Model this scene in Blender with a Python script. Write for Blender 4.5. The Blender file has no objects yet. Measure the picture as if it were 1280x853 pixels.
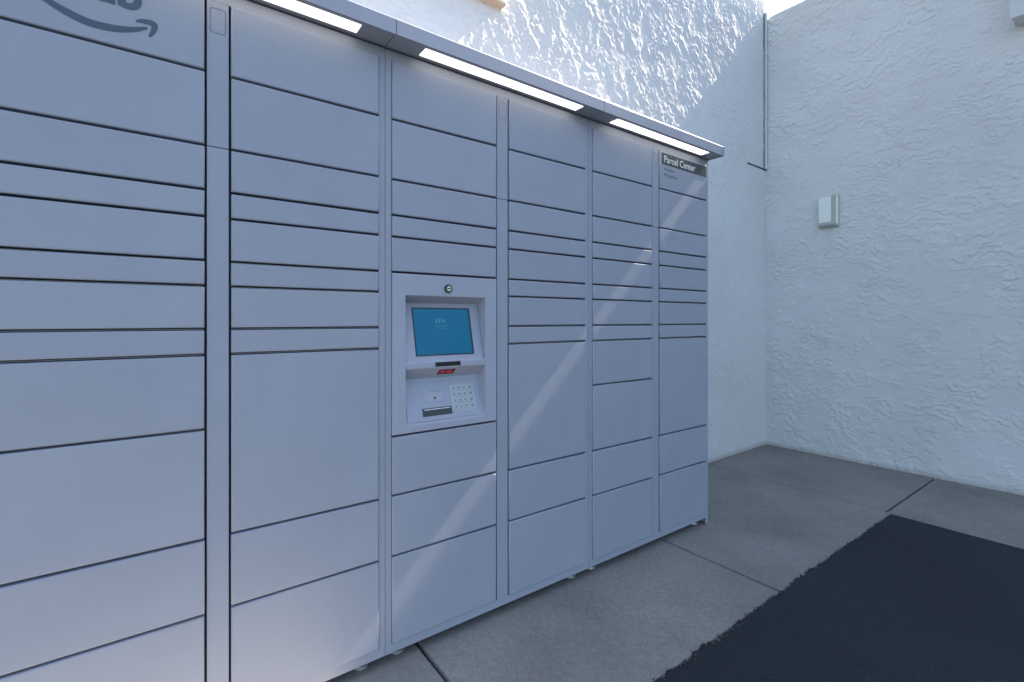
import bpy, bmesh, math, random
import numpy as np
from mathutils import Vector

random.seed(7)
R = math.radians
sc = bpy.context.scene
col = sc.collection

# ------------------------------------------------------------------ camera
# x runs along the locker front, y points into the wall behind it, z is up.
CAM_H = 1.17
cam_d = bpy.data.cameras.new('camera')
cam = bpy.data.objects.new('camera', cam_d)
col.objects.link(cam)
cam.location = (0.0, -1.558, CAM_H)
cam.rotation_euler = (R(90), 0, -math.atan2(.592, .806))
cam_d.sensor_width = 36.0
cam_d.lens = 600 / 1280 * 36
cam_d.shift_y = -26.5 / 1280
cam_d.clip_start = 0.02
cam_d.clip_end = 2000
sc.camera = cam

# ------------------------------------------------------------------ light
SUN_AZ = 1.3          # degrees the sun stands in front of the locker plane
SUN_EL = 44.0
world = bpy.data.worlds.new('World')
sc.world = world
world.use_nodes = True
wn = world.node_tree
sky = wn.nodes.new('ShaderNodeTexSky')
sky.sky_type = 'NISHITA'
sky.sun_disc = False
sky.sun_elevation = R(SUN_EL)
sky.sun_rotation = R(90 + SUN_AZ)
sky.dust_density = 1.2
bgn = wn.nodes['Background']
wn.links.new(sky.outputs[0], bgn.inputs[0])
bgn.inputs[1].default_value = 0.071
sun_d = bpy.data.lights.new('sun', 'SUN')
sun_d.energy = 5.0
sun_d.angle = R(0.53)
sun_d.color = (1.0, .86, .70)
sun = bpy.data.objects.new('sun', sun_d)
col.objects.link(sun)
to_sun = Vector((math.cos(R(SUN_EL)) * math.cos(R(SUN_AZ)),
                 -math.cos(R(SUN_EL)) * math.sin(R(SUN_AZ)), math.sin(R(SUN_EL))))
sun.rotation_euler = to_sun.to_track_quat('Z', 'Y').to_euler()
sun.location = (20, -3, 18)
vs = sc.view_settings
vs.view_transform = 'Standard'
vs.look = 'None'
vs.exposure = 2.33
vs.gamma = 1.0
vs.use_curve_mapping = False


# ------------------------------------------------------------------ helpers
def obj(name, me, mat=None, parent=None, loc=None):
    o = bpy.data.objects.new(name, me)
    col.objects.link(o)
    if mat is not None and len(me.materials) == 0:
        me.materials.append(mat)
    if parent is not None:
        o.parent = parent
    if loc is not None:
        o.location = loc
    return o


def tag(o, label=None, cat=None, group=None, kind=None):
    if label: o['label'] = label
    if cat: o['category'] = cat
    if group: o['group'] = group
    if kind: o['kind'] = kind
    return o


def empty(name, loc):
    o = bpy.data.objects.new(name, None)
    col.objects.link(o)
    o.location = loc
    o.empty_display_size = .1
    return o


def bx(bm, x0, x1, y0, y1, z0, z1):
    v = [bm.verts.new(p) for p in ((x0, y0, z0), (x1, y0, z0), (x1, y1, z0), (x0, y1, z0),
                                   (x0, y0, z1), (x1, y0, z1), (x1, y1, z1), (x0, y1, z1))]
    for f in ((3, 2, 1, 0), (4, 5, 6, 7), (0, 1, 5, 4), (1, 2, 6, 5), (2, 3, 7, 6), (3, 0, 4, 7)):
        bm.faces.new([v[i] for i in f])


def finish(bm, name, bevel=0, seg=2, smooth=False):
    if bevel:
        bmesh.ops.bevel(bm, geom=bm.edges[:], offset=bevel, segments=seg, affect='EDGES', profile=.5)
    bmesh.ops.recalc_face_normals(bm, faces=bm.faces[:])
    me = bpy.data.meshes.new(name)
    bm.to_mesh(me)
    bm.free()
    if smooth:
        for p in me.polygons:
            p.use_smooth = True
    return me


def box_mesh(name, x0, x1, y0, y1, z0, z1, bevel=0, seg=2):
    bm = bmesh.new()
    bx(bm, x0, x1, y0, y1, z0, z1)
    return finish(bm, name, bevel, seg)


def cyl(bm, c, axis, r, h, n=20, r2=None):
    """solid cylinder, base centre c, along axis ('y' or 'z')"""
    r2 = r if r2 is None else r2
    a, b = [], []
    for i in range(n):
        t = 2 * math.pi * i / n
        p, q = math.cos(t), math.sin(t)
        if axis == 'z':
            a.append(bm.verts.new((c[0] + r * p, c[1] + r * q, c[2])))
            b.append(bm.verts.new((c[0] + r2 * p, c[1] + r2 * q, c[2] + h)))
        else:
            a.append(bm.verts.new((c[0] + r * p, c[1], c[2] + r * q)))
            b.append(bm.verts.new((c[0] + r2 * p, c[1] + h, c[2] + r2 * q)))
    bm.faces.new(a)
    bm.faces.new(b)
    for i in range(n):
        bm.faces.new((a[i], a[(i + 1) % n], b[(i + 1) % n], b[i]))


def text_mesh(s, size, weight=0.0, align='LEFT', space=1.0, depth=.0004):
    cu = bpy.data.curves.new('lettering', 'FONT')
    cu.body = s
    cu.size = size
    cu.align_x = align
    cu.offset = weight
    cu.extrude = depth
    cu.space_character = space
    cu.resolution_u = 6
    t = bpy.data.objects.new('lettering', cu)
    col.objects.link(t)
    dg = bpy.context.evaluated_depsgraph_get()
    me = bpy.data.meshes.new_from_object(t.evaluated_get(dg))
    bpy.data.objects.remove(t)
    me.materials.clear()
    return me


# ------------------------------------------------------------------ materials
def mat_new(name):
    m = bpy.data.materials.new(name)
    m.use_nodes = True
    n = m.node_tree.nodes
    b = n['Principled BSDF']
    return m, m.node_tree, n, b


def noise(nt, scale, detail=4, rough=.55, coord='Object', stretch=None):
    n = nt.nodes
    tc = n.new('ShaderNodeTexCoord')
    nz = n.new('ShaderNodeTexNoise')
    nz.inputs['Scale'].default_value = scale
    nz.inputs['Detail'].default_value = detail
    nz.inputs['Roughness'].default_value = rough
    if stretch:
        mp = n.new('ShaderNodeMapping')
        mp.inputs['Scale'].default_value = stretch
        nt.links.new(tc.outputs[coord], mp.inputs[0])
        nt.links.new(mp.outputs[0], nz.inputs['Vector'])
    else:
        nt.links.new(tc.outputs[coord], nz.inputs['Vector'])
    return nz


def ramp(nt, src, stops):
    r = nt.nodes.new('ShaderNodeValToRGB')
    while len(r.color_ramp.elements) < len(stops):
        r.color_ramp.elements.new(.5)
    for e, (p, c) in zip(r.color_ramp.elements, stops):
        e.position = p
        e.color = (*c, 1)
    nt.links.new(src, r.inputs[0])
    return r


def mixc(nt, a, b, fac, mode='MULTIPLY'):
    m = nt.nodes.new('ShaderNodeMix')
    m.data_type = 'RGBA'
    m.blend_type = mode
    if isinstance(fac, (int, float)):
        m.inputs[0].default_value = fac
    else:
        nt.links.new(fac, m.inputs[0])
    nt.links.new(a, m.inputs[6])
    nt.links.new(b, m.inputs[7])
    return m.outputs[2]


def bump(nt, b, src, strength, dist):
    bp = nt.nodes.new('ShaderNodeBump')
    bp.inputs['Strength'].default_value = strength
    bp.inputs['Distance'].default_value = dist
    nt.links.new(src, bp.inputs['Height'])
    nt.links.new(bp.outputs[0], b.inputs['Normal'])
    return bp


def simple(name, c, rough=.5, metal=0.0, emit=None, es=0.0):
    m, nt, n, b = mat_new(name)
    b.inputs['Base Color'].default_value = (*c, 1)
    b.inputs['Roughness'].default_value = rough
    b.inputs['Metallic'].default_value = metal
    if emit:
        b.inputs['Emission Color'].default_value = (*emit, 1)
        b.inputs['Emission Strength'].default_value = es
    return m


def paint(name, c, rough):
    """powder coat: fine orange peel, faint dust and handling marks"""
    m, nt, n, b = mat_new(name)
    lo = tuple(v * .93 for v in c)
    hi = tuple(min(1, v * 1.05) for v in c)
    a = noise(nt, 2.2, 5, .6)
    ra = ramp(nt, a.outputs[0], [(.3, lo), (.7, hi)])
    d = noise(nt, 260, 2, .5)
    rd = ramp(nt, d.outputs[0], [(.25, (.93, .93, .93)), (.45, (1, 1, 1))])
    oi = n.new('ShaderNodeObjectInfo')
    ro = ramp(nt, oi.outputs['Random'], [(0, (.955, .955, .965)), (1, (1, 1, .995))])
    sm_ = noise(nt, 3.1, 6, .72, 'Object', (1, 1, .45))
    rsm = ramp(nt, sm_.outputs[0], [(.30, (.93, .925, .91)), (.46, (1, 1, 1))])
    nt.links.new(mixc(nt, mixc(nt, mixc(nt, ra.outputs[0], rd.outputs[0], .6), ro.outputs[0], 1.0), rsm.outputs[0], .7), b.inputs['Base Color'])
    r1 = noise(nt, 7, 4, .6)
    mr = n.new('ShaderNodeMapRange')
    mr.inputs[3].default_value = rough - .08
    mr.inputs[4].default_value = rough + .08
    nt.links.new(r1.outputs[0], mr.inputs[0])
    nt.links.new(mr.outputs[0], b.inputs['Roughness'])
    b.inputs['Specular IOR Level'].default_value = .4
    op = noise(nt, 900, 1, .5)
    bump(nt, b, op.outputs[0], .05, .0004)
    return m


M = {}
M['locker'] = paint('locker_paint', (.385, .405, .47), .42)
M['canopy'] = paint('canopy_paint', (.34, .37, .45), .40)
M['kiosk'] = paint('kiosk_plastic', (.43, .445, .52), .45)
M['carcass'] = simple('carcass_dark', (.085, .085, .095), .7)
M['rubber'] = simple('foot_steel', (.42, .42, .42), .35, .6)
M['black'] = simple('black_plastic', (.012, .013, .016), .35)
M['steel'] = simple('lock_steel', (.55, .54, .50), .3, 1.0)
M['slate'] = simple('slate_vinyl', (.055, .075, .085), .45)
M['ink'] = simple('logo_ink', (.075, .105, .15), .5)
M['grey_ink'] = simple('grey_ink', (.22, .24, .28), .5)
M['white_ink'] = simple('white_ink', (.72, .72, .70), .5)
M['screen'] = simple('screen_glass', (.01, .02, .03), .18, 0, (.004, .095, .21), .21)
M['screen'].node_tree.nodes['Principled BSDF'].inputs['Specular IOR Level'].default_value = .15
M['screen_print'] = simple('screen_print', (.05, .09, .12), .3, 0, (.012, .108, .215), .205)
M['light'] = simple('light_diffuser', (.8, .8, .8), .5, 0, (1.0, .955, .93), .42)
M['red'] = simple('scanner_red', (.35, .01, .02), .2, 0, (.8, .02, .05), .035)
M['key'] = simple('key_metal', (.46, .51, .51), .4, .2)
M['label_dark'] = simple('label_dark', (.035, .055, .05), .5)
M['mist'] = simple('reader_plate', (.46, .45, .50), .5)
M['groove'] = simple('groove_shadow_paint', (.33, .33, .37), .6)


def m_stucco(name):
    m, nt, n, b = mat_new(name)
    a = noise(nt, 1.1, 5, .6)
    ra = ramp(nt, a.outputs[0], [(.3, (.70, .69, .67)), (.7, (.79, .785, .77))])
    f = noise(nt, 60, 4, .7)
    rf = ramp(nt, f.outputs[0], [(.3, (.93, .93, .93)), (.6, (1, 1, 1))])
    c = mixc(nt, ra.outputs[0], rf.outputs[0], .8)
    # splash dirt low on the wall
    tc = n.new('ShaderNodeTexCoord')
    sp = n.new('ShaderNodeSeparateXYZ')
    nt.links.new(tc.outputs['Object'], sp.inputs[0])
    dn = noise(nt, 5, 6, .7)
    add = n.new('ShaderNodeMath'); add.operation = 'MULTIPLY_ADD'
    nt.links.new(dn.outputs[0], add.inputs[0])
    add.inputs[1].default_value = -.034
    nt.links.new(sp.outputs[2], add.inputs[2])
    rd = ramp(nt, add.outputs[0], [(0.0, (.66, .62, .56)), (.025, (1, 1, 1))])
    # the ramp only reads 0..1, so the stains stay within a few centimetres of the ground
    nt.links.new(mixc(nt, c, rd.outputs[0], .6), b.inputs['Base Color'])
    b.inputs['Roughness'].default_value = .95
    b.inputs['Specular IOR Level'].default_value = .12
    g = noise(nt, 130, 5, .7)
    bump(nt, b, g.outputs[0], .22, .003)
    return m


M['stucco'] = m_stucco('white_stucco')


def m_concrete():
    m, nt, n, b = mat_new('concrete')
    a = noise(nt, 1.7, 6, .62, 'Object')
    ra = ramp(nt, a.outputs[0], [(.28, (.222, .206, .178)), (.5, (.290, .271, .237)), (.72, (.345, .323, .284))])
    s = noise(nt, 210, 3, .7)
    rs = ramp(nt, s.outputs[0], [(.30, (.55, .55, .55)), (.5, (1, 1, 1)), (.72, (1.3, 1.3, 1.28))])
    c = mixc(nt, ra.outputs[0], rs.outputs[0], .85)
    s2 = noise(nt, 38, 5, .75)
    rs2 = ramp(nt, s2.outputs[0], [(.3, (.80, .79, .78)), (.65, (1.1, 1.1, 1.1))])
    c = mixc(nt, c, rs2.outputs[0], .8)
    st = noise(nt, 5.5, 6, .7)
    rst = ramp(nt, st.outputs[0], [(.26, (.62, .60, .57)), (.40, (1, 1, 1))])
    c = mixc(nt, c, rst.outputs[0], .6)
    # dark specks
    v = n.new('ShaderNodeTexVoronoi')
    v.inputs['Scale'].default_value = 13
    tc = n.new('ShaderNodeTexCoord')
    nt.links.new(tc.outputs['Object'], v.inputs['Vector'])
    rv = ramp(nt, v.outputs['Distance'], [(.0, (.3, .28, .26)), (.05, (.5, .48, .45)), (.09, (1, 1, 1))])
    gate = noise(nt, 2.6, 2, .5)
    gr = ramp(nt, gate.outputs[0], [(.52, (0, 0, 0)), (.60, (1, 1, 1))])
    c = mixc(nt, c, rv.outputs[0], gr.outputs[0])
    nt.links.new(c, b.inputs['Base Color'])
    b.inputs['Roughness'].default_value = .85
    bump(nt, b, s.outputs[0], .35, .003)
    return m


def m_asphalt():
    m, nt, n, b = mat_new('asphalt')
    a = noise(nt, 1.2, 6, .6)
    ra = ramp(nt, a.outputs[0], [(.3, (.011, .017, .022)), (.7, (.023, .032, .039))])
    v = n.new('ShaderNodeTexVoronoi')
    v.inputs['Scale'].default_value = 150
    tc = n.new('ShaderNodeTexCoord')
    nt.links.new(tc.outputs['Object'], v.inputs['Vector'])
    rv = ramp(nt, v.outputs['Color'], [(0, (.5, .5, .5)), (.8, (1.2, 1.2, 1.2)), (1, (2.2, 2.1, 2.0))])
    c = mixc(nt, ra.outputs[0], rv.outputs[0], .8)
    g = n.new('ShaderNodeTexVoronoi')
    g.inputs['Scale'].default_value = 14
    nt.links.new(tc.outputs['Object'], g.inputs['Vector'])
    rg = ramp(nt, g.outputs['Distance'], [(.0, (.30, .29, .27)), (.020, (.30, .29, .27)), (.03, (0, 0, 0))])
    c = mixc(nt, c, rg.outputs[0], .5, 'ADD')
    nt.links.new(c, b.inputs['Base Color'])
    b.inputs['Roughness'].default_value = .7
    b.inputs['Specular IOR Level'].default_value = .35
    bump(nt, b, v.outputs['Distance'], .9, .005)
    return m


M['concrete'] = m_concrete()
M['asphalt'] = m_asphalt()
M['grit'], _nt, _n, _b = mat_new('edge_grit')
_z = noise(_nt, 90, 3, .7)
_nt.links.new(ramp(_nt, _z.outputs[0], [(.42, (.028, .03, .032)), (.62, (.16, .145, .12))]).outputs[0], _b.inputs['Base Color'])
_b.inputs['Roughness'].default_value = .9
M['soil'] = simple('joint_dirt', (.02, .018, .017), .95)
M['seal'] = simple('dark_sealant', (.07, .075, .08), .7)
M['pipe_shade'] = simple('pipe_shade_grey', (.24, .25, .27), .7)  # grey for the shadow line painted beside the conduit
M['tan'] = simple('sun_tint_tan', (.46, .35, .25), .7)  # warm sunlight put into the colour of the sign's lower edge
M['white_metal'] = paint('white_metal', (.72, .72, .70), .45)
M['lamp_body'] = paint('lamp_body', (.50, .56, .46), .5)
M['lamp_lens'] = simple('lamp_lens', (.90, .93, .86), .3)
M['pipe'] = paint('painted_pipe', (.70, .69, .67), .6)

# ------------------------------------------------------------------ value noise for the stucco relief
def lattice(ix, iy, seed):
    h = (ix.astype(np.int64) * 374761393 + iy.astype(np.int64) * 668265263 + seed * 1442695041) & 0xffffffff
    h = ((h ^ (h >> 13)) * 1274126177) & 0xffffffff
    return ((h ^ (h >> 16)) & 0xffff) / 65535.0 * 2 - 1


def vnoise(x, y, seed):
    ix, iy = np.floor(x), np.floor(y)
    fx, fy = x - ix, y - iy
    fx = fx * fx * fx * (fx * (fx * 6 - 15) + 10)
    fy = fy * fy * fy * (fy * (fy * 6 - 15) + 10)
    a, b = lattice(ix, iy, seed), lattice(ix + 1, iy, seed)
    c, d = lattice(ix, iy + 1, seed), lattice(ix + 1, iy + 1, seed)
    return (a * (1 - fx) + b * fx) * (1 - fy) + (c * (1 - fx) + d * fx) * fy


def fbm(x, y, seed, octv=4, gain=.5):
    s, a, t = 0, 1.0, 0
    for k in range(octv):
        s = s + a * vnoise(x * 2 ** k + k * 17.3, y * 2 ** k - k * 9.1, seed + k)
        t += a
        a *= gain
    return s / t


def sstep(e0, e1, x):
    t = np.clip((x - e0) / (e1 - e0), 0, 1)
    return t * t * (3 - 2 * t)


def stucco_relief(u, v, ang, seed, sgn, amp, lip, lumpy, edge):
    """skip-trowel plaster: thin skins dragged along 'ang' that end in torn, stepped edges (metres)"""
    ca, sa = math.cos(ang), math.sin(ang)
    wob = fbm(u * 1.1, v * 1.1, seed + 90, 2) * .35          # the hand changes direction
    p = u * ca + v * sa
    q = -u * sa + v * ca + wob * .25
    h = 0
    for k, (fq, fp, dist, a) in enumerate(((7.5, 2.6, 1.5, .85), (14, 5.0, 1.4, .75), (27, 10.0, 1.3, .5))):
        sd = seed + 100 * k
        d = fbm(p * fp * 1.6, q * fq * .55, sd, 5, .58) * dist
        s = q * fq + d * 1.5
        f = s - np.floor(s)
        if sgn < 0:
            f = 1 - f
        w = edge * fq
        saw = np.where(f < 1 - w, f / (1 - w), 1 - sstep(1 - w, 1, f))
        saw = saw ** lip                                       # flat skins, lifted only near the torn edge
        m = sstep(.04, .24, fbm(p * fp * 1.3 + 11, q * fq * .42, sd + 33, 3, .55))
        h = h + a * saw * m
    lump = fbm(u * 5, v * 5, seed + 41, 3)
    pl = fbm(p * 6, q * 11, seed + 71, 4, .55)
    return amp * (h * .0052 + .0016 * sstep(.0, .16, pl) + lumpy * lump)


def wall_grid(u0, u1, v0, v1, step, ang, seed, sgn, amp, lip, lumpy, edge, keep=None):
    nu, nv = int(round((u1 - u0) / step)) + 1, int(round((v1 - v0) / step)) + 1
    us, vs_ = np.linspace(u0, u1, nu), np.linspace(v0, v1, nv)
    U, V = np.meshgrid(us, vs_)
    H = stucco_relief(U, V, ang, seed, sgn, amp, lip, lumpy, edge)
    if sgn > 0:   # a second pass of the trowel the other way
        H = H + stucco_relief(U, V, ang + .25, seed + 500, -1, .6, 1.1, 0, .006)
    idx = np.arange(nu * nv).reshape(nv, nu)
    f = np.stack([idx[:-1, :-1], idx[:-1, 1:], idx[1:, 1:], idx[1:, :-1]], -1)
    if keep is not None:
        k = keep(U[:-1, :-1], V[:-1, :-1])
        f = f[k]
    return U.ravel(), V.ravel(), H.ravel(), f.reshape(-1, 4)


def grid_mesh(name, co, faces, extra):
    """co Nx3, quads, plus extra boxes (x0,x1,y0,y1,z0,z1) joined as the body of the wall"""
    vv, ff = [co], [faces]
    n = len(co)
    for (x0, x1, y0, y1, z0, z1) in extra:
        vv.append(np.array([(x0, y0, z0), (x1, y0, z0), (x1, y1, z0), (x0, y1, z0),
                            (x0, y0, z1), (x1, y0, z1), (x1, y1, z1), (x0, y1, z1)], float))
        ff.append(np.array([(3, 2, 1, 0), (4, 5, 6, 7), (0, 1, 5, 4), (1, 2, 6, 5), (2, 3, 7, 6), (3, 0, 4, 7)]) + n)
        n += 8
    vv = np.concatenate(vv).astype(np.float32)
    ff = np.concatenate(ff).astype(np.int32)
    me = bpy.data.meshes.new(name)
    me.vertices.add(len(vv))
    me.vertices.foreach_set('co', vv.ravel())
    me.loops.add(ff.size)
    me.loops.foreach_set('vertex_index', ff.ravel())
    me.polygons.add(len(ff))
    me.polygons.foreach_set('loop_start', np.arange(0, ff.size, 4, dtype=np.int32))
    me.polygons.foreach_set('loop_total', np.full(len(ff), 4, dtype=np.int32))
    sm = np.zeros(len(ff), dtype=bool)
    sm[:len(faces)] = True
    me.polygons.foreach_set('use_smooth', sm)
    me.update(calc_edges=True)
    me.validate()
    return me


# ------------------------------------------------------------------ walls
YW = 0.67            # front of the wall behind the locker
XC = 4.60            # corner of the two walls
HW = 4.00            # height of the side wall
HB = 5.6
HD = 4.75            # finely modelled plaster reaches this high
U, V, H, F = wall_grid(-.8, XC - .002, -.05, HD, .006, R(-57), 3, 1, .62, 1.9, .0007, .0075,
                       keep=lambda u, v: (v > 1.7) | (u > 2.35))
SK = .014             # the wall stands slightly off the locker line
co = np.stack([U, YW - H + SK * (U - XC), V], -1)
me = grid_mesh('stucco_wall', co, F, [(-7, XC - .004, YW + .012, YW + .30, -.3, HB),
                                      (-7, -.803, YW, YW + .0115, -.05, HB - .01),
                                      (-.802, XC - .006, YW - .001, YW + .0115, HD + .001, HB - .01)])
nv_ = len(co)
tail = np.empty(len(me.vertices) * 3, dtype=np.float32)
me.vertices.foreach_get('co', tail)
tail = tail.reshape(-1, 3)
tail[nv_:, 1] += SK * (tail[nv_:, 0] - XC)
me.vertices.foreach_set('co', tail.ravel())
me.update()
back_wall = obj('stucco_wall', me, M['stucco'])
tag(back_wall, 'tall white stucco wall behind the parcel locker, its top in sunlight', 'wall')

U, V, H, F = wall_grid(-1.6, YW + .015, -.05, HW, .0048, R(6), 29, -1, 1.2, 1.0, .0011, .0050)
co = np.stack([XC - .0278 * (U - .657) * 1.0 - H, U, V], -1)
F = F[:, ::-1]
me = grid_mesh('stucco_wall', co, F, [])
bm = bmesh.new()
bm.from_mesh(me)
for (ya, yb) in ((-1.6, YW + .30), (-7.5, -1.603)):
    xa = [XC - .0278 * (y - .657) + (.010 if ya > -3 else -.001) for y in (ya, yb)]
    v = [bm.verts.new(p) for p in ((xa[0], ya, -.3), (xa[1], yb, -.3), (xa[1] + .35, yb, -.3), (xa[0] + .35, ya, -.3),
                                   (xa[0], ya, HW - .003), (xa[1], yb, HW - .003), (xa[1] + .35, yb, HW - .003), (xa[0] + .35, ya, HW - .003))]
    for f in ((3, 2, 1, 0), (4, 5, 6, 7), (0, 1, 5, 4), (1, 2, 6, 5), (2, 3, 7, 6), (3, 0, 4, 7)):
        bm.faces.new([v[i] for i in f])
bm.to_mesh(me)
bm.free()
side_wall = obj('stucco_wall', me, M['stucco'])
tag(side_wall, 'shaded white stucco wall with the wall lamp on it, square to the locker', 'wall')

# ------------------------------------------------------------------ ground
XK = 3.545           # asphalt stops here in front of the side wall
YK = -.580           # asphalt stops here in front of the locker
random.seed(21)


def jag(t, amp, seed):
    a = np.array([t * 9.0]); b = np.array([t * 47.0]); c = np.array([t * 120.0]); z = np.array([.5])
    return amp * float(fbm(a, z, seed, 2)[0] * .9 + vnoise(b, z, seed + 5)[0] * .7 + vnoise(c, z, seed + 9)[0] * .5)


bm = bmesh.new()
zt = .003
xs = list(np.arange(-3.0, XK, .006)) + [XK]
top = [bm.verts.new((x, YK + jag(x, .0135, 3) * min(1, (XK - x) * 8), zt)) for x in xs]
low = [bm.verts.new((v.co.x, v.co.y + .003, -.03)) for v in top]
mid = [bm.verts.new((x, -7.5, zt)) for x in xs]
for i in range(len(xs) - 1):
    bm.faces.new((top[i], mid[i], mid[i + 1], top[i + 1]))
    bm.faces.new((top[i], top[i + 1], low[i + 1], low[i]))
e0 = bm.verts.new((XK, YK, -.03)); e1 = bm.verts.new((XK, -7.5, -.03))
bm.faces.new((top[-1], e0, e1, mid[-1]))
far = 600
def quad(*p):
    bm.faces.new([bm.verts.new((*q, zt)) for q in p])
quad((-3, -7.5), (-far, -7.5), (-far, YK), (-3, YK))
quad((-far, -far), (far, -far), (far, -7.5), (-far, -7.5))
quad((-far, YK), (-7, YK), (-7, far), (-far, far))
quad((5.3, -7.5), (far, -7.5), (far, far), (5.3, far))
quad((-7, 1.0), (5.3, 1.0), (5.3, far), (-7, far))
bmesh.ops.recalc_face_normals(bm, faces=bm.faces[:])
me = finish(bm, 'parking_lot')
for p in me.polygons:
    pass
lot = obj('parking_lot', me, M['asphalt'])
tag(lot, 'dark sealed asphalt with a ragged edge against the concrete', 'asphalt', kind='structure')

# loose dark aggregate where the asphalt meets the concrete
bm = bmesh.new()
for i in range(900):
    x = random.uniform(-.2, XK)
    y = YK + jag(x, .0135, 3) + random.gauss(-.004, .006)
    r = random.uniform(.0015, .0052)
    z = .003 + r * .3
    vs_ = []
    for k in range(6):
        d = Vector((random.gauss(0, 1), random.gauss(0, 1), random.gauss(0, .7))).normalized() * r * random.uniform(.8, 1.2)
        vs_.append(bm.verts.new((x + d.x, y + d.y, z + d.z)))
    try:
        bmesh.ops.convex_hull(bm, input=vs_)
    except Exception:
        pass
me = finish(bm, 'asphalt_crumbs')
tag(obj('asphalt_crumbs', me, M['grit'], None), 'loose dark crumbs along the ragged asphalt edge', 'gravel', kind='stuff')

# concrete walk: bed plus slabs with open joints
walk = obj('sidewalk', box_mesh('sidewalk', -7, XC + .06, YK - .02, YW + .02, -.13, -.030), M['soil'])
tag(walk, 'grey concrete sidewalk slabs under the locker and along the walls', 'sidewalk', kind='structure')
g = .0052


def slab(x0, x1, y0, y1, dz=0):
    bm = bmesh.new()
    n = max(2, int((x1 - x0) / .012))
    m_ = max(2, int((y1 - y0) / .012))
    ring = []
    for i in range(n): ring.append((x0 + (x1 - x0) * i / n, y0))
    for i in range(m_): ring.append((x1, y0 + (y1 - y0) * i / m_))
    for i in range(n): ring.append((x1 - (x1 - x0) * i / n, y1))
    for i in range(m_): ring.append((x0, y1 - (y1 - y0) * i / m_))
    cx, cy = (x0 + x1) / 2, (y0 + y1) / 2
    a, b, c = [], [], []
    for (x, y) in ring:
        j = abs(jag(x * .7 + y * 1.3, .0022, 40)) + (.0035 if random.random() < .03 else 0)
        sx, sy = (1 if x < cx else -1), (1 if y < cy else -1)
        ex = 1 if min(abs(x - x0), abs(x - x1)) < 1e-6 else 0
        ey = 1 if min(abs(y - y0), abs(y - y1)) < 1e-6 else 0
        a.append(bm.verts.new((x, y, -.1)))
        b.append(bm.verts.new((x + sx * ex * .0006, y + sy * ey * .0006, -.006 + dz)))
        c.append(bm.verts.new((x + sx * ex * (.003 + j), y + sy * ey * (.003 + j), dz)))
    for i in range(len(ring)):
        k = (i + 1) % len(ring)
        bm.faces.new((a[i], a[k], b[k], b[i]))
        bm.faces.new((b[i], b[k], c[k], c[i]))
    bm.faces.new(c)
    me = finish(bm, 'slab')
    return obj('slab', me, M['concrete'], walk)


xj = [-3.48, -2.07, -.66, .752, 2.158, 3.575]
for i in range(5):
    slab(xj[i] + g, xj[i + 1] - g * (1 if i < 4 else .35), YK, YW + .02, random.uniform(-.0015, .0010))
slab(xj[5] + g * .35, XC + .05, -.548 + g, YW + .02, .0002)
for k, (ya, yb) in enumerate(((-2.0, -.548), (-3.45, -2.0), (-4.9, -3.45), (-6.3, -4.9), (-7.5, -6.3))):
    slab(XK + .003, XC + .10, ya + g, yb - g, -.0012 * (k == 0))

# ------------------------------------------------------------------ parcel locker
LZ = CAM_H           # heights below are measured from the eye level
W = .965             # one cabinet
STI, POST = .0215, .060
DW = (W - 2 * STI - POST) / 2
X0 = .6135 - W       # left end of the bank
DEPTH = .58
Z_FB, Z_FT = -1.133, .915          # frame bottom / top
Z_DB, Z_DT = -1.1023, .8825        # door field
locker = empty('parcel_locker', (X0, 0, 0))
tag(locker, 'long grey steel parcel locker bank with touch screen kiosk and lit canopy', 'locker')

GRID_A = [.8825, .682, .478, .357, .2835, .163, .0935, -.0255, -.096, -.300, -.601, -.806, -1.1023]
GRID_B = [z for z in GRID_A if z != -.300]
COLS = [GRID_A, GRID_B, None, GRID_B, GRID_A, GRID_B]
KZ0, KZ1 = -.397, .163
GRID_C = [[.8825, .682, .478, .357, .2835, .163], [-.397, -.598, -.804, -1.1023]]
DG, DGZ = .0018, .0036             # half gaps beside / between doors
door_cache = {}


def door_mesh(h):
    k = round(h, 4)
    if k not in door_cache:
        bm = bmesh.new()
        bx(bm, DG, DW - DG, -.0065, .017, 0, h)
        bmesh.ops.bevel(bm, geom=[e for e in bm.edges if all(v.co.y < 0 for v in e.verts)],
                        offset=.0040, segments=3, affect='EDGES', profile=.5)
        me = finish(bm, 'door')
        for p in me.polygons:
            p.use_smooth = p.area < .0012
        door_cache[k] = me
    return door_cache[k]


def col_x(c):
    return (c // 2) * W + STI + (c % 2) * (DW + POST)


rnd = random.Random(5)
doors = {}
for c, zs in enumerate(COLS):
    runs = GRID_C if zs is None else [zs]
    for run in runs:
        for a, b in zip(run[:-1], run[1:]):
            hi = a - (DGZ if a < Z_DT else .0015)
            lo = b + (DGZ if b > Z_DB else .0015)
            d = obj('door', door_mesh(hi - lo), M['locker'], locker,
                    (col_x(c) + rnd.uniform(-.0004, .0004), rnd.uniform(-.0009, .0007), LZ + lo))
            d.rotation_euler = (R(rnd.uniform(-.12, .12)), 0, R(rnd.uniform(-.16, .16)))
            doors[(c, a)] = d

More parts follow.
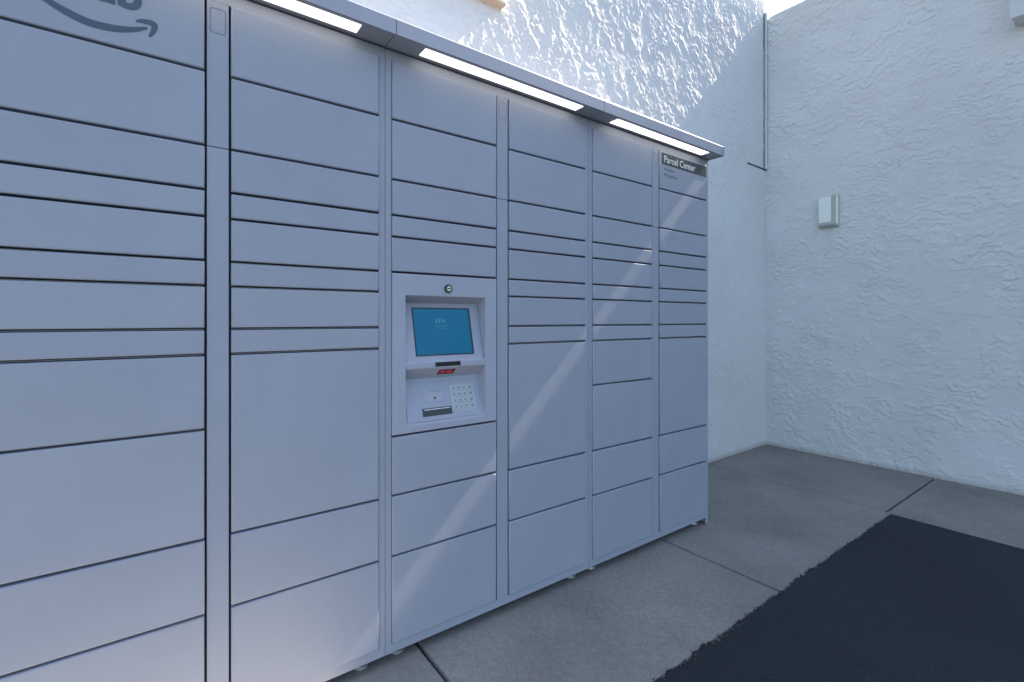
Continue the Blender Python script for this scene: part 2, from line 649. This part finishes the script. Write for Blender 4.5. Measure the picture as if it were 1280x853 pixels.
# cabinets: painted face frame, dark interior, posts
for k in range(3):
    bm = bmesh.new()
    e = .0009
    z0, z1 = LZ + Z_FB, LZ + Z_FT
    bx(bm, e, STI, 0, .03, z0, z1)
    bx(bm, W - STI, W - e, 0, .03, z0, z1)
    bx(bm, STI, W - STI, 0, .03, LZ + Z_DT, z1)
    bx(bm, STI, W - STI, 0, .03, z0, LZ + Z_DB)
    bx(bm, e, .0035, .03, DEPTH, z0, z1)
    bx(bm, W - .0035, W - e, .03, DEPTH, z0, z1)
    bx(bm, .0035, W - .0035, DEPTH - .004, DEPTH, z0, z1)
    fr = obj('cabinet_frame', finish(bm, 'cabinet_frame'), M['locker'], locker, (k * W, 0, 0))
    bm = bmesh.new()
    if k == 1:   # leave room for the kiosk recess
        bx(bm, .004, STI + .03, .0305, DEPTH - .006, z0 + .002, z1 + .004)
        bx(bm, STI + DW - .03, W - .004, .0305, DEPTH - .006, z0 + .002, z1 + .004)
        bx(bm, STI + .03, STI + DW - .03, .0305, DEPTH - .006, z0 + .002, LZ + KZ0)
        bx(bm, STI + .03, STI + DW - .03, .0305, DEPTH - .006, LZ + KZ1, z1 + .004)
        bx(bm, STI + .03, STI + DW - .03, .09, DEPTH - .006, LZ + KZ0, LZ + KZ1)
    else:
        bx(bm, .004, W - .004, .0305, DEPTH - .006, z0 + .002, z1 + .004)
    obj('interior', finish(bm, 'interior'), M['carcass'], fr)
    # shelf edges seen in the gaps between the doors
    for c in (2 * k, 2 * k + 1):
        runs = GRID_C if COLS[c] is None else [COLS[c]]
        me = None
        for run in runs:
            for z in run[1:-1]:
                if 'shelf' not in door_cache:
                    door_cache['shelf'] = box_mesh('shelf_edge', .004, DW - .004, .0175, .030, -.0022, .0006)
                obj('shelf_edge', door_cache['shelf'], M['locker'], locker, (col_x(c), 0, LZ + z))
    # post covers
    px0 = k * W + STI + DW
    zm = LZ + .478
    for (a, b) in ((LZ + Z_DB, zm - .001), (zm + .001, LZ + Z_DT - .0012)):
        po = obj('post_cover', box_mesh('post_cover', .0040, POST - .0040, -.0015, .03, a, b, .0012, 2), M['locker'], locker, (px0, 0, 0))
        if b > zm + .1:
            bm = bmesh.new()
            zc, hw, hh, r, t = LZ + .828, .0185, .034, .006, .0008
            for (w_, h_, y0) in ((hw, hh, -.0024), ):
                ring, rin = [], []
                for qx, qz, a0 in ((1, 1, 0), (-1, 1, 90), (-1, -1, 180), (1, -1, 270)):
                    for s in range(6):
                        an = R(a0 + s * 18)
                        for (lst, rr, ex) in ((ring, r, 0), (rin, r - t, t)):
                            lst.append(bm.verts.new((POST / 2 + qx * (w_ - r) + rr * math.cos(an), y0,
                                                     zc + qz * (h_ - r) + rr * math.sin(an))))
                for i in range(len(ring)):
                    j = (i + 1) % len(ring)
                    bm.faces.new((ring[i], ring[j], rin[j], rin[i]))
                bmesh.ops.solidify(bm, geom=bm.faces[:], thickness=-.001)
            obj('access_plate', finish(bm, 'access_plate'), M['groove'], po)
            for dz in (.024, -.026):
                bm = bmesh.new()
                cyl(bm, (POST / 2 + .002, -.0024, zc + dz), 'y', .0022, .002, 10)
                obj('screw', finish(bm, 'screw'), M['groove'], po)
    # levelling feet
    for fx in (.065, W - .065):
        for fy in (.055, DEPTH - .07):
            bm = bmesh.new()
            cyl(bm, (fx, fy, .0005), 'z', .026, .010, 20, .024)
            cyl(bm, (fx, fy, .0105), 'z', .018, .006, 20, .012)
            cyl(bm, (fx, fy, .0165), 'z', .007, .030, 12)
            obj('foot', finish(bm, 'foot'), M['rubber'], locker, (k * W, 0, 0))
    # canopy section
    cz = LZ + .921
    bm = bmesh.new()
    prof = [(-.096, -.004), (-.096, .044), (-.0945, .0475), (-.091, .0490), (-.02, .058), (DEPTH, .075), (DEPTH, 0), (-.090, 0), (-.090, -.004)]
    A = [bm.verts.new((.0012, y, cz + z)) for y, z in prof]
    B = [bm.verts.new((W - .0012, y, cz + z)) for y, z in prof]
    bm.faces.new(A); bm.faces.new(B)
    for i in range(len(prof)):
        j = (i + 1) % len(prof)
        bm.faces.new((A[i], A[j], B[j], B[i]))
    cp = obj('canopy', finish(bm, 'canopy'), M['canopy'], locker, (k * W, 0, 0))
    obj('light_panel', box_mesh('light_panel', .115, W - .105, -.072, -.022, cz - .0015, cz + .004), M['light'], cp)
    if k == 2:
        bm = bmesh.new()
        pe = [(y, z + (0.0012 if z > 0 else -.0012)) for y, z in prof]
        bx(bm, W - .0012, W + .004, -.0972, DEPTH, cz - .0052, cz + .050)
        obj('end_cap', finish(bm, 'end_cap', .0008, 1), M['canopy'], cp)

# right end leg that reaches the ground
bm = bmesh.new()
bx(bm, 0, .0225, .001, .004, .001, LZ + Z_FB)
bx(bm, .0200, .0225, .004, DEPTH - .01, .001, LZ + Z_FB)
obj('end_leg', finish(bm, 'end_leg'), M['locker'], locker, (3 * W - .0225, 0, 0))

# ---- logo on the first panel: lower case letters over a curved arrow
lp = doors[(0, .8825)]
lp['label'] = 'upper panel with dark lettering and a curved arrow'
ox = -col_x(0)


def on_door(d, me, mat, name, x, z, y=-.0070):
    """flat mark on a door: mesh in its XY plane, x from the bank's left end, z from eye level"""
    o = obj(name, me, mat, d)
    o.rotation_euler = (R(90), 0, 0)
    o.location = (x - d.location.x, y, z + LZ - d.location.z)
    return o


def stroke(pts, widths):
    bm = bmesh.new()
    L, Rr = [], []
    n = len(pts)
    for i, p in enumerate(pts):
        a, b = pts[max(0, i - 1)], pts[min(n - 1, i + 1)]
        t = Vector((b[0] - a[0], b[1] - a[1])).normalized()
        nn = Vector((-t.y, t.x)) * widths[i] / 2
        for lst, s in ((L, 1), (Rr, -1)):
            lst.append([bm.verts.new((p[0] + s * nn.x, p[1] + s * nn.y, z)) for z in (0, .0004)])
    for i in range(n - 1):
        bm.faces.new((L[i][1], L[i + 1][1], Rr[i + 1][1], Rr[i][1]))
        bm.faces.new((L[i][0], Rr[i][0], Rr[i + 1][0], L[i + 1][0]))
        bm.faces.new((L[i][0], L[i + 1][0], L[i + 1][1], L[i][1]))
        bm.faces.new((Rr[i][0], Rr[i][1], Rr[i + 1][1], Rr[i + 1][0]))
    return finish(bm, 'arrow_mark')


def face_pt(px, py, dy=0.0):
    """photo pixel -> (x from the bank's left end, height from eye level) on the locker front"""
    u = (px - 640) / 600
    n = 1.558 + dy
    d = n / (.806 - .592 * u)
    return d * (.806 * u + .592) - X0, (400 - py) * d / 600


def bez(pts, n):
    """Catmull-Rom through pts"""
    P = [Vector(p) for p in pts]
    P = [P[0] * 2 - P[1]] + P + [P[-1] * 2 - P[-2]]
    out = []
    for i in range(1, len(P) - 2):
        for s in range(n):
            t = s / n
            a, b, c, d = P[i - 1], P[i], P[i + 1], P[i + 2]
            out.append(.5 * ((2 * b) + (c - a) * t + (2 * a - 5 * b + 4 * c - d) * t * t + (3 * b - a - 3 * c + d) * t ** 3))
    out.append(P[-2])
    return out


hx, hz = face_pt(177.5, 16.0)
on_door(lp, text_mesh('hub', .102, .0036, 'RIGHT', .98), M['ink'], 'lettering', hx, hz)
sm = bez([face_pt(*p) for p in ((18, -26), (55, -1), (80, 14.5), (110, 29), (140, 36.6), (165, 38.4), (184, 36.6))], 8)
w = [.0035 + .0145 * math.sin(math.pi * min(1, (i / (len(sm) - 1)) * .93 + .03)) ** .8 for i in range(len(sm))]
on_door(lp, stroke([(p.x, p.y) for p in sm], w), M['ink'], 'arrow_mark', 0, 0)
hd = bez([face_pt(*p) for p in ((170, 27.8), (181, 28.5), (192.5, 32.0), (192.3, 39), (187, 47.5))], 6)
w = [.004 + .0095 * math.sin(math.pi * (i / (len(hd) - 1))) ** .7 for i in range(len(hd))]
on_door(lp, stroke([(p.x, p.y) for p in hd], w), M['ink'], 'arrow_head', 0, 0)

# ---- printed strip on the last top panel
sp_ = doors[(5, .8825)]
sp_['label'] = 'upper panel with dark strip reading Parcel Center'
xa, xb = col_x(5) + .016, col_x(5) + DW - .0062
sme = box_mesh('sign_strip', xa, xb, -.0073, -.0064, 0, .060)
o = obj('sign_strip', sme, M['slate'], sp_)
o.location = (-sp_.location.x, 0, LZ + .8125 - sp_.location.z)
on_door(sp_, text_mesh('Parcel Center', .050, .0009, 'LEFT', 1.0), M['white_ink'], 'lettering', xa + .016, .825, -.0079)
on_door(sp_, text_mesh('Welcome', .023, .0003, 'LEFT', 1.0), M['grey_ink'], 'lettering', xa + .018, .783, -.0070)
on_door(sp_, text_mesh('All guests', .029, .0003, 'LEFT', 1.0), M['grey_ink'], 'lettering', xa + .018, .752, -.0070)

# ---- kiosk
kx = col_x(2)
kiosk = empty('kiosk_panel', (kx, 0, LZ))
kiosk.parent = locker
kiosk['label'] = 'moulded kiosk panel with touch screen, scanner and keypad'
YF = -.0065
ka, kb = .050, DW - .053            # recess left / right
PR = [(YF, .085), (.052, .061), (.004, -.150), (YF + .001, -.153), (YF + .001, -.172), (.042, -.213), (YF, -.372)]
bm = bmesh.new()
x0, x1, z0, z1 = DG, DW - DG, KZ0 + DGZ, KZ1 - DGZ
o_ = [bm.verts.new((x, YF, z)) for x, z in ((x0, z0), (x1, z0), (x1, z1), (x0, z1))]
bk = [bm.verts.new((x, .017, z)) for x, z in ((x0, z0), (x1, z0), (x1, z1), (x0, z1))]
LA = [bm.verts.new((ka, y, z)) for y, z in PR]
RA = [bm.verts.new((kb, y, z)) for y, z in PR]
# front ring
bm.faces.new((o_[0], o_[1], RA[-1], LA[-1]))
bm.faces.new((o_[1], o_[2], RA[0], RA[-1]))
bm.faces.new((o_[2], o_[3], LA[0], RA[0]))
bm.faces.new((o_[3], o_[0], LA[-1], LA[0]))
for i in range(4):
    bm.faces.new((o_[i], bk[i], bk[(i + 1) % 4], o_[(i + 1) % 4]))
for i in range(len(PR) - 1):
    bm.faces.new((LA[i], LA[i + 1], RA[i + 1], RA[i]))
bm.faces.new(LA)
bm.faces.new(RA)
bmesh.ops.triangulate(bm, faces=[f for f in bm.faces if len(f.verts) > 4])
sharp = [e for e in bm.edges if len(e.link_faces) == 2 and e.calc_face_angle(0) > .35 and
         not any(abs(v.co.y - .017) < 1e-5 for v in e.verts)]
bmesh.ops.recalc_face_normals(bm, faces=bm.faces[:])
bmesh.ops.bevel(bm, geom=sharp, offset=.0022, segments=2, affect='EDGES', profile=.5)
kface = obj('face', finish(bm, 'face'), M['kiosk'], kiosk)


def slope_frame(i):
    """origin, down-slope unit vector, outward normal of recess facet i"""
    a, b = Vector((0, *PR[i])), Vector((0, *PR[i + 1]))
    d = (b - a)
    L = d.length
    d.normalize()
    nrm = Vector((0, -d.z, d.y)) if -d.z < 0 else Vector((0, d.z, -d.y))
    return a, d, nrm, L


def plate(name, i, xa, xb, sa, sb, thick, mat, bevel=0.0, base=-.001, seg=1):
    """thin block lying on facet i; sa, sb are distances down the slope"""
    a, d, nr, L = slope_frame(i)
    bm = bmesh.new()
    bx(bm, xa, xb, base, thick, sa, sb)
    if bevel:
        bmesh.ops.bevel(bm, geom=bm.edges[:], offset=bevel, segments=seg, affect='EDGES')
    for v in bm.verts:
        x, n_, s = v.co
        v.co = Vector((x, 0, 0)) + a + d * s + nr * n_
    return obj(name, finish(bm, name), mat, kiosk)


# lock cylinder
bm = bmesh.new()
cyl(bm, (.215, YF - .006, .1135), 'y', .0155, .0065, 28, .0155)
obj('lock_ring', finish(bm, 'lock_ring', .0012, 2), M['black'], kiosk)
bm = bmesh.new()
cyl(bm, (.215, YF - .0075, .1135), 'y', .0095, .004, 24)
obj('lock_core', finish(bm, 'lock_core'), M['steel'], kiosk)
obj('key_slot', box_mesh('key_slot', .2075, .2215, YF - .0085, YF - .007, .112, .1155), M['black'], kiosk)

# screen: dark bezel, glass, faint print
L1 = slope_frame(1)[3]
zs = lambda z: (PR[1][1] - z) / (PR[1][1] - PR[2][1]) * L1
bezel = plate('bezel', 1, .095, .336, zs(.0445), zs(-.1300), .0012, M['black'], .0006)
plate('screen', 1, .0995, .3285, zs(.0395), zs(-.1260), .0017, M['screen'])
for (xa_, xb_, z_, h_) in ((.185, .192, .004, .016), (.197, .204, .004, .016), (.209, .214, .006, .018), (.219, .226, .002, .014),
                           (.178, .234, -.022, .002), (.190, .224, -.030, .002)):
    plate('screen_mark', 1, xa_, xb_, zs(z_), zs(z_ - h_), .0019, M['screen_print'])
# label and red scanner
obj('lip_label', box_mesh('lip_label', .164, .2675, YF - .0001, YF + .002, -.1685, -.1530), M['black'], kiosk)
plate('scanner_frame', 4, .176, .262, .007, .050, .0012, M['mist'], .0004)
plate('scanner_window', 4, .184, .252, .013, .042, .0018, M['black'])
for xr in (.190, .220):
    plate('scanner_lamp', 4, xr, xr + .024, .017, .036, .0026, M['red'], .0012)
# keypad deck
L5 = slope_frame(5)[3]
# raised deck outline
plate('deck', 5, .058, .366, L5 * .09, L5 * .935, .0014, M['kiosk'], .0012, seg=2)
plate('reader_plate', 5, .119, .2355, L5 * .20, L5 * .66, .0022, M['kiosk'], .0006)
plate('reader_slot_frame', 5, .142, .205, L5 * .29, L5 * .52, .0030, M['mist'], .0006)
plate('reader_slot', 5, .150, .198, L5 * .300, L5 * .322, .0033, M['groove'])
plate('reader_dot', 5, .169, .177, L5 * .43, L5 * .475, .0034, M['black'])
plate('reader_label', 5, .119, .2365, L5 * .665, L5 * .835, .0028, M['label_dark'], .0004)
plate('label_text', 5, .126, .230, L5 * .685, L5 * .705, .0031, M['white_ink'])
plate('keypad_plate', 5, .2405, .342, L5 * .20, L5 * .80, .0022, M['key'], .0008)
kw = [.0195, .0195, .0195, .0285]
for r_ in range(4):
    xk = .2455
    for c_ in range(4):
        s0 = L5 * (.228 + r_ * .140)
        kk = plate('key', 5, xk, xk + kw[c_], s0, s0 + L5 * .112, .0042, M['key'], .0008)
        plate('key_mark', 5, xk + kw[c_] * .32, xk + kw[c_] * .68, s0 + L5 * .03, s0 + L5 * .082, .0044, M['grey_ink'])
        xk += kw[c_] + .0026

# ------------------------------------------------------------------ things on the walls
def side_x(y):
    return XC - .0278 * (y - .657)


ly = .137
lamp = empty('wall_lamp', (side_x(ly), ly, 1.955))
tag(lamp, 'small pale green rectangular wall lamp on the shaded stucco wall', 'lamp')
obj('backplate', box_mesh('backplate', -.022, .006, -.072, .072, .0, .270, .003), M['lamp_body'], lamp)
bm = bmesh.new()
bx(bm, -.062, -.0222, -.068, .068, .006, .264)
obj('housing', finish(bm, 'housing', .006, 3), M['lamp_body'], lamp)
obj('lens', box_mesh('lens', -.0655, -.050, -.028, .064, .040, .258, .003), M['lamp_lens'], lamp)
obj('side_lens', box_mesh('side_lens', -.060, -.024, -.0715, -.060, .020, .258, .002), M['lamp_lens'], lamp)
obj('lower_vent', box_mesh('lower_vent', -.0645, -.050, -.060, .064, .012, .022, .0015), M['groove'], lamp)

fy = -1.13
fl = empty('utility_box', (side_x(fy), fy, 3.14))
tag(fl, 'white utility box high on the shaded stucco wall', 'box')
obj('body', box_mesh('body', -.16, .004, -.17, .17, 0, .42, .006), M['white_metal'], fl)
obj('lid', box_mesh('lid', -.172, -.1602, -.176, .176, -.006, .426, .004), M['white_metal'], fl)

# sign panel high on the sunlit wall, its lower corner just in view
sg = empty('wall_sign', (1.525, YW - .043, 2.893))
sg.rotation_euler = (0, 0, math.atan(SK))
tag(sg, 'white wall sign with lower edge tinted tan for warm sunlight, high above the canopy', 'sign')
obj('board', box_mesh('board', -1.1, 0, -.050, -.010, .008, .62, .003), M['white_metal'], sg)
obj('sun_tint_edge', box_mesh('sun_tint_edge', -1.1, 0, -.052, .0, -.006, .0075, .001), M['tan'], sg)  # strip coloured tan to show the lower edge as warmly sunlit

# painted conduit in the corner with a short stub to the left
cd = empty('conduit', (XC, YW, 2.6))
tag(cd, 'thin white painted conduit running up the corner between the walls', 'conduit')
bm = bmesh.new()
cyl(bm, (-.026, -.014, .0), 'z', .0115, 1.44, 14)
cyl(bm, (-.026, -.014, -.02), 'z', .014, .03, 14)
obj('pipe', finish(bm, 'pipe', smooth=False), M['pipe'], cd)
for z in (.45, 1.05):
    obj('strap', box_mesh('strap', -.046, -.006, -.028, -.001, z, z + .018, .002), M['pipe'], cd)
obj('stub', box_mesh('stub', -.350, -.012, -.013, .002, -.030, -.017, .003), M['seal'], cd)
obj('pipe_shade_strip', box_mesh('pipe_shade_strip', -.054, -.040, -.0075, .004, -.02, 1.44, .002), M['pipe_shade'], cd)  # dark strip that draws the pipe's shadow line on its left
